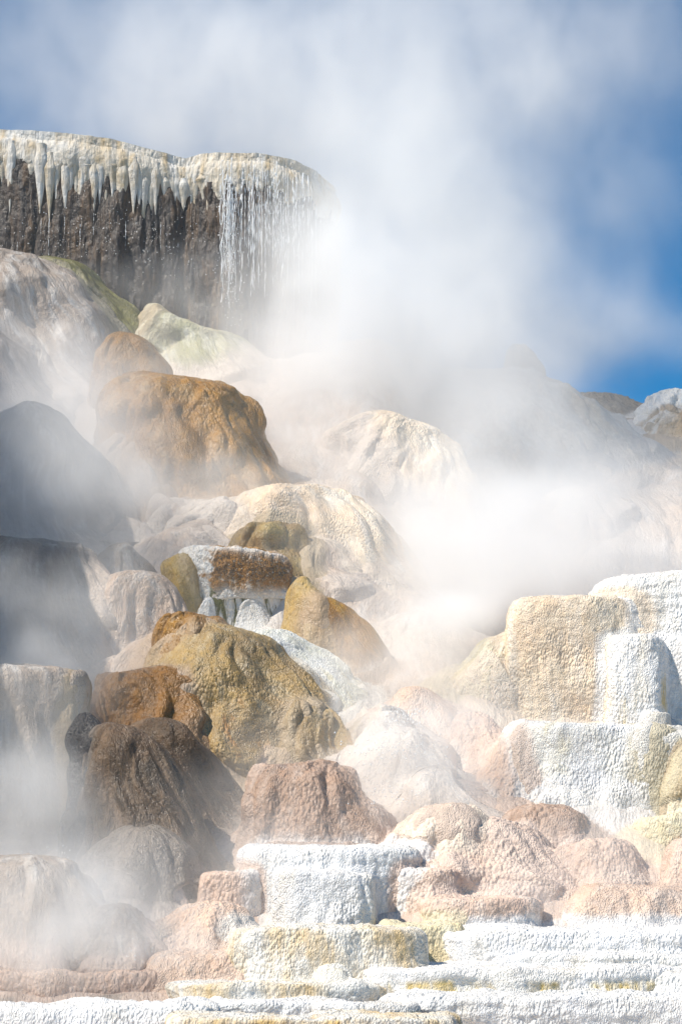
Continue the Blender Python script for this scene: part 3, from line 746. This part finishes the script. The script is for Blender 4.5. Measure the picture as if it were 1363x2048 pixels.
def build_ledge():
    """The overhanging ledge: a lip, the recessed rock face coloured dark for the shade under it and the stalactites that hang from the lip."""
    D = 41.0
    root = empty('dripping_ledge', tuple(at(300, 640, D)), 'overhanging white travertine ledge with dripping stalactites at the upper left', 'ledge')
    # plan of the front edge, left to right and round the right end
    pp = [(-260, 41.4), (-120, 41.1), (0, 40.9), (150, 40.8), (300, 40.9), (380, 41.15), (430, 40.85), (520, 40.8), (590, 41.0), (640, 41.5), (668, 42.3),
          (672, 43.4), (650, 44.6), (600, 46.0)]
    px = np.array([a for a, _ in pp], float); dd = np.array([b for _, b in pp])
    t = np.linspace(0, len(pp) - 1, 760)
    PX = np.interp(t, np.arange(len(pp)), px); DD = np.interp(t, np.arange(len(pp)), dd)
    ker = np.ones(61) / 61
    PX = np.convolve(np.pad(PX, 30, mode='edge'), ker, 'valid'); DD = np.convolve(np.pad(DD, 30, mode='edge'), ker, 'valid')
    px_top = np.minimum(PX, 690)
    top = np.array([at(p, ledge_top(p), d) for p, d in zip(px_top, DD)])
    end = sstep(40.9, 43.5, DD) * (PX > 560)
    x, y, zt = top[:, 0], top[:, 1], top[:, 2]
    tx, ty = np.gradient(x), np.gradient(y)
    L = np.hypot(tx, ty) + 1e-9
    nx, ny = ty / L, -tx / L                      # outward
    sarc = np.cumsum(L)
    right = sstep(415, 470, PX)
    recess = 1 - 0.85 * right

    def sheet(name, prof, mat, amp_l, amp_f):
        pr = resample(prof, 150)
        off = pr[:, 0][:, None]; dz = pr[:, 1][:, None]
        o2 = np.where(off < 0, off, off)
        X = x[None] + nx[None] * o2; Y = y[None] + ny[None] * o2; Z = zt[None] + dz + 0 * X
        v = np.arange(150)[:, None] / 149 * 4.0 + 0 * X
        S = sarc[None] + 0 * X
        return X, Y, Z, v, S

    # lip
    drop = 0.80 + 0.22 * pn(sarc * 1.3, 2.2, 0) + 0.16 * pn(sarc * 5.0, 1.2, 0) + 0.16 * np.abs(pn(sarc * 11.0, 6.2, 0)) + 0.15 * np.interp(PX, [250, 330, 430, 470], [0, .5, .6, 0])
    base = resample([(-3.2, 0.06), (-1.2, 0.03), (-0.45, -.01), (-.16, -.05), (0, -.16), (.09, -.36), (.10, -.62), (.04, -.86), (-.06, -1.0), (-.4, -.92), (-.9, -.75)], 150)
    off = base[:, 0][:, None] + 0 * x[None]; dz = base[:, 1][:, None] * np.where(base[:, 1][:, None] < -.05, drop[None], 1.0)
    X = x[None] + nx[None] * off; Y = y[None] + ny[None] * off; Z = zt[None] + dz
    u = np.concatenate([[0], np.cumsum(np.linalg.norm(np.diff(base, axis=0), axis=1))])[:, None]
    S = sarc[None] + 0 * X
    P = np.stack([X, Y, Z], -1)
    n = normals(P, False)
    if np.mean(n[60, :, 1]) > 0:
        n = -n
    fr = sstep(2.4, 3.2, u)
    wp = 0.25 * pn(S * 1.4, u * 1.2, 3.0)
    d = 0.13 * smabs(fbm(S * 2.6 + wp, u * 0.7, 1.0, 2), .06) * (0.4 + fr) + 0.06 * smabs(pn(S * 8 + wp * 3, u * 1.3, 2.0), .05) * fr + 0.016 * pn(S * 22, u * 8, 5.0) + 0.05 * pn(S * 1.3, u * 2.2, 8.0)
    P = P + n * d[..., None]
    fl = np.stack([S, 0 * S, u * 0.13 + 0 * S], -1)
    mesh_grid('lip', P, 'ledge_travertine', root, attrs={'flow': fl, 'h': 1 - (u + 0 * S) / 4.5}, loc=np.array(root.location))
    # recessed face
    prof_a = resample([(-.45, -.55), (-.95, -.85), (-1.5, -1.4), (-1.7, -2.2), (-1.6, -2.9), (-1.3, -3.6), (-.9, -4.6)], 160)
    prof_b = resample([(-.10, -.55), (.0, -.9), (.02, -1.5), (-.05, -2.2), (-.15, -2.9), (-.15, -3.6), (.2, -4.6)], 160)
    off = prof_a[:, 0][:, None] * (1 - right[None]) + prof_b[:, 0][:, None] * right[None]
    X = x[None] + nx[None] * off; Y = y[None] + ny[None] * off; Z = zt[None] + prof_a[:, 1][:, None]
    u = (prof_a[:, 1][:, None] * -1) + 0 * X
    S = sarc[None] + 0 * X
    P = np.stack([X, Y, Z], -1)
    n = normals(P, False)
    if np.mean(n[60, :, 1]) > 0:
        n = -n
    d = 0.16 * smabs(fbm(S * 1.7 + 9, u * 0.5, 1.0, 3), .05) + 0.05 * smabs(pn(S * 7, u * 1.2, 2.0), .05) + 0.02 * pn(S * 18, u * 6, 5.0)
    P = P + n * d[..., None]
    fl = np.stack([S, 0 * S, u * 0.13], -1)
    mesh_grid('rock_face', P, 'shaded_face_rock', root, attrs={'flow': fl, 'h': 1 - u / 4.6}, loc=np.array(root.location))
    # stalactites: (tip column, tip row, width px)
    tips = [(3, 436, 30), (36, 468, 22), (58, 449, 30), (83, 441, 20), (99, 441, 26), (117, 435, 18), (130, 434, 22), (150, 443, 20), (161, 452, 24), (175, 408, 18),
            (188, 432, 18), (200, 420, 22), (216, 400, 18), (231, 434, 12), (240, 388, 22), (252, 441, 22), (267, 428, 24), (285, 464, 30), (300, 480, 22),
            (311, 430, 22), (322, 448, 20), (334, 425, 22), (345, 412, 22), (357, 439, 24), (368, 425, 22), (381, 432, 26), (394, 428, 26), (408, 414, 28), (20, 425, 22), (70, 405, 22),
            (142, 415, 20), (278, 425, 20), (-30, 440, 26), (-60, 450, 26), (46, 420, 20), (108, 408, 22), (208, 408, 20), (225, 398, 22)]
    for q in range(46):
        p = rnd.uniform(-60, 425)
        tips.append((p, 344 + max(0, (p - 150) * .22) + rnd.uniform(25, 85), rnd.uniform(12, 34)))
    for (tpx, tpy, wpx) in tips:
        i = int(np.argmin(np.abs(PX - tpx)))
        Dl = DD[i] + rnd.uniform(-.05, .08)
        tip = at(tpx, tpy, Dl)
        ztop = zt[i] - rnd.uniform(.22, .45)
        h = ztop - tip[2]
        nt_, nu_ = 90, 24
        a = np.linspace(0, 1, nt_)[:, None]
        th = np.linspace(0, 2 * math.pi, nu_, endpoint=False)[None]
        w0 = wpx * Dl / F * 0.56
        sd = tpx * .7
        neck = max(1.0 - 0.5 / h, 0.25)
        r = w0 * 1.05 * (0.55 + 0.45 * sstep(0, .3, a)) * (1 - np.clip((a - .25) / .75, 0, 1) ** 0.85 * 0.96) * (1 + 0.18 * pn(a * 5, sd, 0)) * (1 + .16 * pn(a * 2, np.cos(th) * 1.6 + sd, np.sin(th) * 1.6))
        bx = 0.03 * pn(a * 2.5, sd, 3.0)
        X = tip[0] + bx * (1 - a) + r * np.cos(th)
        Y = tip[1] + r * 0.75 * np.sin(th) - 0.03 * (1 - a)
        Z = ztop - h * a + 0 * X
        P = np.stack([X, Y, Z], -1)
        fl = np.stack([X, Y, h * a * 0.2 + 0 * X], -1)
        mesh_grid('stalactite', P, 'ledge_travertine', root, True, {'flow': fl, 'h': 1 - a + 0 * X}, np.array([tip[0], tip[1], ztop]))
    return PX, DD, zt, x, y


LED = build_ledge()

# falling water and spray
wm = bpy.data.materials.new('falling_water')
wn = NT(wm)
wn.bsdf.inputs['Base Color'].default_value = (0.95, 0.96, 0.97, 1)
wn.bsdf.inputs['Roughness'].default_value = 0.08
wn.bsdf.inputs['Transmission Weight'].default_value = 0.25
wn.bsdf.inputs['IOR'].default_value = 1.33


def falling_water():
    PX, DD, zt, x, y = LED
    V, Fc = [], []

    def strand(px_, y0, y1, r0, Dz, wav):
        a0 = at(px_, y0, Dz); a1 = at(px_, y1, Dz)
        n_ = 40; ph = rnd.uniform(0, 99)
        for k in range(n_):
            t = k / (n_ - 1)
            z = a0[2] + (a1[2] - a0[2]) * t
            c = (a0[0] + wav * float(pn(t * 5, ph, 0.0)) + 0.4 * wav * float(pn(t * 17, ph, 4.0)), Dz + wav * float(pn(t * 4, ph, 9.0)), z)
            r = r0 * max(0.0, 0.55 + 1.7 * float(pn(t * 11, ph, 2.0))) * (1 - .4 * t)
            b = len(V)
            for q in range(5):
                an = q * 2 * math.pi / 5
                V.append((c[0] + r * math.cos(an), c[1] + r * math.sin(an), c[2]))
            if k:
                for q in range(5):
                    Fc.append((b - 5 + q, b - 5 + (q + 1) % 5, b + (q + 1) % 5, b + q))

    for k in range(150):
        p = rnd.gauss(545, 75) if k > 45 else rnd.gauss(456, 7)
        if not 440 < p < 676:
            continue
        i = int(np.argmin(np.abs(PX - p)))
        Dl = DD[i] - 0.22 - rnd.uniform(0, .2)
        y0 = ledge_top(p) + rnd.uniform(4, 90)
        strand(p + rnd.uniform(-3, 3), y0, y0 + rnd.uniform(60, 230), rnd.uniform(.004, .013), Dl, rnd.uniform(.01, .05))
    for (p, a, b) in [(58, 449, 480), (99, 441, 525), (36, 468, 500), (130, 434, 470), (161, 452, 500), (188, 430, 470), (252, 441, 500), (300, 480, 530), (83, 441, 470), (231, 434, 500), (357, 439, 520), (322, 448, 500), (285, 464, 500)]:
        i = int(np.argmin(np.abs(PX - p)))
        strand(p, a - 4, b, .006, DD[i] - .04, .006)
    me = bpy.data.meshes.new('falling_water'); me.from_pydata(V, [], Fc); me.update()
    me.polygons.foreach_set('use_smooth', np.ones(len(me.polygons), bool))
    me.materials.append(wm)
    o = bpy.data.objects.new('falling_water', me); C.objects.link(o)
    tag(o, 'thin strands of water falling from the ledge', None, None, 'stuff')


def drops(name, label, regions):
    """Many tiny drops as one mesh; regions: (px, py, D, spread px, spread py, spread D, count, size px)."""
    ico = [(0, 0, 1), (1, 0, 0), (0, 1, 0), (-1, 0, 0), (0, -1, 0), (0, 0, -1)]
    fc = [(0, 1, 2), (0, 2, 3), (0, 3, 4), (0, 4, 1), (5, 2, 1), (5, 3, 2), (5, 4, 3), (5, 1, 4)]
    V, Fc = [], []
    for (px_, py_, D, sx, sy, sD, n_, sz) in regions:
        for _ in range(n_):
            d_ = D + rnd.gauss(0, sD)
            c = at(px_ + rnd.gauss(0, sx), py_ + rnd.gauss(0, sy), d_)
            r = sz * d_ / F * rnd.choice((.35, .5, .5, .7, 1.0)); b = len(V)
            for v in ico:
                V.append((c[0] + v[0] * r, c[1] + v[1] * r, c[2] + v[2] * r * 1.3))
            for f in fc:
                Fc.append(tuple(b + i for i in f))
    me = bpy.data.meshes.new(name); me.from_pydata(V, [], Fc); me.update()
    me.polygons.foreach_set('use_smooth', np.ones(len(me.polygons), bool))
    me.materials.append(wm)
    o = bpy.data.objects.new(name, me); C.objects.link(o)
    tag(o, label, None, None, 'stuff')


falling_water()
drops('water_drops', 'scattered drops falling from the ledge', [
    (456, 480, 40.3, 9, 60, .1, 260, 1.6), (560, 430, 40.4, 50, 60, .2, 260, 1.3), (150, 470, 40.6, 90, 35, .2, 220, 1.2), (330, 490, 40.5, 60, 40, .2, 160, 1.2), (460, 600, 40.2, 14, 40, .1, 80, 1.3)])
drops('splash', 'white splashing drops over the foaming cascade in the middle', [
    (810, 1435, 26.6, 22, 12, .1, 130, 2.2), (770, 1500, 26.2, 45, 16, .12, 200, 2.0), (850, 1500, 26.2, 30, 18, .12, 110, 1.8), (780, 1590, 25.4, 40, 14, .1, 100, 1.6),
    (90, 1720, 24.3, 40, 20, .1, 60, 1.8), (250, 1905, 22.9, 30, 12, .1, 60, 1.6)])
# </LEDGE>

# ------------------------------------------------------------------ steam
# <STEAM>
# (photo column, row, depth m, radii in m along x / y / z, weight): where the puffs hang in the air
PUFFS = [
    # the plume out of the hollow, up to the top of the picture
    (790, 1190, 34.0, 1.8, 1.8, 0.9, 1.2), (880, 1090, 35.0, 2.2, 1.8, 1.2, 1.1), (640, 960, 35.2, 1.0, 1.2, 1.2, .55), (640, 860, 37.0, 1.3, 1.5, 1.5, .6),
    (760, 780, 38.5, 2.6, 2.0, 1.8, .6), (680, 640, 39.0, 2.0, 1.8, 2.0, .6), (880, 620, 40.0, 2.2, 2.2, 1.8, .6), (630, 510, 39.6, .8, 1.0, 1.2, .5),
    (780, 400, 41.0, 2.2, 2.4, 2.8, .42), (600, 160, 44.0, 4.8, 2.5, 3.4, .26), (180, 120, 45.0, 5.0, 2.5, 3.0, .17), (900, 180, 43.0, 3.2, 2.5, 2.8, .22), (1150, 60, 44.0, 3.4, 2.2, 2.0, .17),
    (480, 250, 46.0, 4.0, 2.0, 2.8, .25), (960, 470, 42.0, 1.3, 1.8, 2.0, .45), (1120, 650, 41.0, 1.7, 1.8, 1.1, .32), (1280, 690, 42.0, 1.4, 1.5, .8, .2), (1180, 420, 42.5, 1.6, 1.8, 1.6, .12), (980, 700, 39.0, 1.6, 1.8, .9, .8),
    # veil over the white slope on the right
    (1020, 900, 35.5, 2.4, 1.0, 1.6, .5), (1220, 1060, 34.5, 1.8, 1.0, .9, .7), (1000, 1100, 32.0, 2.8, 1.0, 1.0, .9), (860, 1150, 32.6, 1.8, .9, .8, .7), (1250, 1120, 31.5, 1.4, .7, .5, .8), (900, 950, 34.2, 1.8, .6, 1.0, .3), (1150, 930, 34.5, 2.0, .6, 1.1, .3), (260, 570, 39.8, 2.2, .35, .6, .3), (650, 430, 40.3, .8, .5, 1.1, .55), (930, 1235, 29.3, .8, .5, .35, 1.5), (1250, 920, 36.0, 1.5, .8, .9, .4), (1120, 1000, 35.0, 1.6, .7, .8, .4),
    # around the golden domes and the foot of the ledge
    (480, 600, 39.6, 1.2, .8, .5, .6), (560, 720, 38.5, 1.2, 1.0, .9, .7), (360, 600, 39.6, 1.0, .5, .3, .35), (550, 900, 35.5, .6, .8, .9, .5), 
    (40, 880, 33.5, 1.2, 1.4, 1.7, .55), (200, 930, 33.5, 1.1, 1.2, 1.2, .5), (60, 640, 37.2, 1.2, .8, .9, .3), (320, 990, 32.8, 1.4, .8, .55, .8), (160, 780, 35.2, .9, .8, .8, .4), (350, 890, 34.2, .8, .7, .5, .5),
    (450, 1010, 32.2, 1.0, .6, .3, .4), (300, 1080, 31.0, .8, .6, .3, .6), (330, 750, 36.6, .8, .5, .5, .2),
    # the shaded hollow at the lower left
    (60, 1220, 27.3, 1.3, .9, .9, .7), (190, 1310, 27.6, .9, .6, .5, .8), (40, 1500, 25.6, .9, .7, .9, 1.0), (50, 1640, 24.4, .9, .8, .7, 1.3), (110, 1820, 23.4, 1.2, .9, .65, 1.7),
    (20, 1950, 22.6, .9, .5, .3, .8), (230, 1900, 23.2, .7, .5, .3, .9), (330, 1770, 24.4, .7, .5, .4, .7), (230, 1390, 27.2, .7, .5, .35, .3), (230, 1200, 29.5, .7, .5, .4, .4), (300, 1310, 28.6, .5, .4, .3, .4),
    # between the mounds
    (820, 1340, 28.6, 1.2, .7, .6, 1.1), (700, 1440, 27.8, .8, .6, .45, .8), (820, 1480, 26.4, 1.1, .5, .45, 1.1), (640, 1660, 25.4, .9, .4, .25, .7), (900, 1570, 26.0, .9, .5, .35, .6), (960, 1420, 27.6, .7, .5, .4, .4), (760, 1560, 25.8, .8, .4, .4, .7), (985, 1255, 28.3, .35, .3, .3, 1.5),
    (1080, 1770, 24.3, .9, .4, .3, .6), (1270, 1730, 24.4, .7, .4, .35, .6), (450, 1640, 26.2, .35, .4, .6, .45), (900, 1220, 29.6, 1.4, .6, .6, .8), (980, 1140, 30.5, 2.0, .7, .7, .6), (690, 1390, 28.4, .5, .4, .5, .5), (720, 1200, 31.0, .5, .5, .5, .4),
    (560, 1570, 26.3, .5, .3, .25, .3), (760, 1700, 25.0, .6, .3, .25, .3), (1250, 1640, 25.4, .6, .3, .25, .4), (480, 1480, 26.8, .6, .4, .3, .35), (840, 1650, 25.3, .5, .3, .2, .3), (1120, 1460, 27.0, .8, .3, .2, .3),
    (420, 1940, 22.5, 1.2, .3, .14, .6), (700, 1985, 21.9, 1.5, .3, .12, .25), (860, 1850, 23.6, .5, .3, .2, .3), (350, 1850, 23.4, .6, .3, .3, .4), (150, 1920, 22.4, 1.0, .5, .35, 1.2), (30, 1850, 22.8, .8, .5, .5, 1.0),
    (600, 1640, 25.6, .8, .4, .35, .5), (800, 1580, 25.4, 1.0, .5, .4, .8), (760, 1490, 26.2, .9, .5, .4, .9), (940, 1500, 26.6, .9, .4, .3, .5), (700, 1300, 29.0, .6, .4, .5, .5), (600, 1430, 27.4, .4, .3, .35, .4),
    (1000, 1700, 24.8, .9, .4, .3, .35), (1180, 1680, 24.8, .8, .4, .3, .45), (1050, 1830, 23.7, .8, .3, .2, .45), (640, 1840, 23.6, .6, .3, .2, .2), (480, 1760, 24.4, .5, .4, .3, .4),
    (130, 1120, 30.0, .9, .5, .4, .5), (90, 1330, 26.6, .9, .5, .35, .6), (420, 1180, 29.3, .3, .3, .3, .15), (520, 960, 33.0, .9, .5, .35, .6), (900, 1040, 33.6, 1.2, .8, .5, .5),
    (560, 1720, 24.6, 1.4, .5, .5, .35), (150, 1620, 25.0, .6, .4, .5, .5), (380, 1880, 22.8, 1.0, .4, .3, .6), (700, 1580, 25.6, 1.4, .5, .4, .5), (150, 1000, 31.5, 1.2, .6, .8, .5),
    # thin air-borne veil
    (1250, 400, 43.0, 2.6, 2.0, 4.5, .07), (380, 850, 35.0, 2.6, 1.0, 1.5, .2), (80, 960, 30.5, 1.8, 1.0, 2.0, .5), (480, 1120, 30.3, 1.2, .5, .6, .12), (400, 760, 37.0, 2.6, 1.3, 1.6, .16), (250, 1000, 32.0, 2.6, 1.5, 1.8, .16), (350, 1300, 28.5, 2.2, 1.2, 1.2, .08), (900, 1500, 26.6, 2.6, 1.0, 1.0, .12), (300, 1700, 24.8, 1.8, 1.0, .9, .08),
]


def build_steam(res=0.15):
    lo = np.array((-9.0, 20.8, -0.5)); hi = np.array((9.5, 48.0, 24.0))
    me = bpy.data.meshes.new('steam')
    V = [(x, y, z) for z in (lo[2], hi[2]) for y in (lo[1], hi[1]) for x in (lo[0], hi[0])]
    me.from_pydata(V, [], [(0, 2, 3, 1), (4, 5, 7, 6), (0, 1, 5, 4), (2, 6, 7, 3), (0, 4, 6, 2), (1, 3, 7, 5)])
    m = bpy.data.materials.new('steam'); m.use_nodes = True
    t = m.node_tree; t.nodes.remove(t.nodes['Principled BSDF'])
    pv = t.nodes.new('ShaderNodeVolumePrincipled')
    pv.inputs['Color'].default_value = (0.999, 0.999, 0.999, 1)
    pv.inputs['Density'].default_value = 1.0
    pv.inputs['Anisotropy'].default_value = -0.1
    t.links.new(pv.outputs[0], t.nodes['Material Output'].inputs['Volume'])
    m.cycles.volume_interpolation = 'LINEAR'
    m.cycles.volume_step_rate = 2.5
    me.materials.append(m)
    o = bpy.data.objects.new('steam', me); C.objects.link(o)
    tag(o, 'white steam drifting up from the hot springs', None, None, 'stuff')
    ng = bpy.data.node_groups.new('steam field', 'GeometryNodeTree')
    ng.interface.new_socket('Geometry', in_out='INPUT', socket_type='NodeSocketGeometry')
    ng.interface.new_socket('Geometry', in_out='OUTPUT', socket_type='NodeSocketGeometry')
    N, L = ng.nodes, ng.links
    gi = N.new('NodeGroupInput'); go = N.new('NodeGroupOutput')

    def vm(op, a, b):
        n = N.new('ShaderNodeVectorMath'); n.operation = op
        for s_, v in zip(n.inputs, (a, b)):
            if v is None:
                continue
            if hasattr(v, 'links'):
                L.new(v, s_)
            else:
                s_.default_value = v
        return n

    def mt(op, a, b=None, c=None, clamp=False):
        n = N.new('ShaderNodeMath'); n.operation = op; n.use_clamp = clamp
        for s_, v in zip(n.inputs, (a, b, c)):
            if v is None:
                continue
            if hasattr(v, 'links'):
                L.new(v, s_)
            else:
                s_.default_value = v
        return n.outputs[0]

    def nz(vec, scale, detail, rough=.55, dist=0.0, color=False):
        n = N.new('ShaderNodeTexNoise'); n.inputs['Scale'].default_value = scale; n.inputs['Detail'].default_value = detail
        n.inputs['Roughness'].default_value = rough; n.inputs['Distortion'].default_value = dist
        L.new(vec, n.inputs['Vector'])
        return n.outputs['Color' if color else 'Fac']

    pos = N.new('GeometryNodeInputPosition').outputs[0]
    # billow: bend space before measuring the puffs
    w1 = vm('SUBTRACT', nz(pos, .45, 3, color=True), (.5, .5, .5)).outputs[0]
    w2 = vm('MULTIPLY', w1, (2.2, 2.2, 2.2)).outputs[0]
    q = vm('ADD', pos, w2).outputs[0]
    total = None
    for (px, py, D, rx, ry, rz, wt) in PUFFS:
        c = at(px, py, D)
        d = vm('MULTIPLY', vm('SUBTRACT', q, tuple(c)).outputs[0], (1 / (rx * 1.5), 1 / (ry * 1.5), 1 / (rz * 1.5)))
        ln = vm('DOT_PRODUCT', d.outputs[0], d.outputs[0]).outputs['Value']
        f = mt('SUBTRACT', 1.0, ln, clamp=True)
        f = mt('MULTIPLY', mt('MULTIPLY', f, f), wt)
        total = f if total is None else mt('ADD', total, f)
    # wisps: noise stretched along the drift
    st = vm('MULTIPLY', vm('ADD', pos, vm('MULTIPLY', w1, (1.2, 1.2, 1.2)).outputs[0]).outputs[0], (1.0, 1.0, .62)).outputs[0]
    n1 = nz(st, .85, 7, .62, .5)
    mr = N.new('ShaderNodeMapRange'); mr.inputs[1].default_value = .34; mr.inputs[2].default_value = .68; mr.inputs[3].default_value = .26; mr.inputs[4].default_value = 1.65
    L.new(n1, mr.inputs[0])
    dens = mt('MULTIPLY', mt('MULTIPLY', total, mr.outputs[0]), STEAM)
    dens = mt('MAXIMUM', mt('SUBTRACT', dens, 0.004), 0.0013)      # a trace of mist everywhere keeps the grid one piece
    vc = N.new('GeometryNodeVolumeCube')
    L.new(dens, vc.inputs['Density'])
    vc.inputs['Min'].default_value = tuple(lo); vc.inputs['Max'].default_value = tuple(hi)
    for k, v in zip(('Resolution X', 'Resolution Y', 'Resolution Z'), np.ceil((hi - lo) / res).astype(int)):
        vc.inputs[k].default_value = int(v)
    sm = N.new('GeometryNodeSetMaterial'); sm.inputs['Material'].default_value = m
    L.new(vc.outputs[0], sm.inputs[0]); L.new(sm.outputs[0], go.inputs[0])
    md = o.modifiers.new('steam', 'NODES'); md.node_group = ng
    return o


STEAM = 0.85
build_steam()
# </STEAM>

# ------------------------------------------------------------------ sky, sun, camera
SUN = Vector((-0.55, -0.32, 0.74)).normalized()
w = bpy.data.worlds.new('World'); scene.world = w; w.use_nodes = True
nt = w.node_tree
sky = nt.nodes.new('ShaderNodeTexSky'); sky.sky_type = 'NISHITA'; sky.sun_disc = False
sky.sun_elevation = math.asin(SUN.z)
sky.sun_rotation = math.atan2(SUN.x, SUN.y)
sky.altitude = 2500; sky.air_density = 0.9; sky.dust_density = 0.1; sky.ozone_density = 3.0
hs = nt.nodes.new('ShaderNodeHueSaturation'); hs.inputs['Saturation'].default_value = 1.9; hs.inputs['Hue'].default_value = 0.49
nt.links.new(sky.outputs[0], hs.inputs['Color']); nt.links.new(hs.outputs[0], nt.nodes['Background'].inputs[0])
nt.nodes['Background'].inputs[1].default_value = 0.09
ld = bpy.data.lights.new('sun', 'SUN'); ld.energy = 4.6; ld.angle = R(0.6); ld.color = (1.0, 0.92, 0.80)
lo = bpy.data.objects.new('sun', ld); C.objects.link(lo)
lo.rotation_euler = SUN.to_track_quat('Z', 'Y').to_euler()
cd = bpy.data.cameras.new('camera'); cam = bpy.data.objects.new('camera', cd); C.objects.link(cam)
cam.location = (0, 0, EYE); cam.rotation_euler = (math.pi / 2 + PITCH, 0, 0)
cd.sensor_fit = 'VERTICAL'; cd.sensor_height = 36; cd.lens = 36 * F / 2048
cd.clip_start = 0.1; cd.clip_end = 2000
scene.camera = cam
scene.render.engine = 'CYCLES'
scene.view_settings.view_transform = 'Standard'
scene.view_settings.look = 'None'
scene.view_settings.exposure = 0.52
scene.view_settings.gamma = 1.0
scene.cycles.use_denoising = True
scene.cycles.use_adaptive_sampling = True
scene.cycles.adaptive_threshold = 0.02
scene.cycles.max_bounces = 10
scene.cycles.volume_bounces = 8
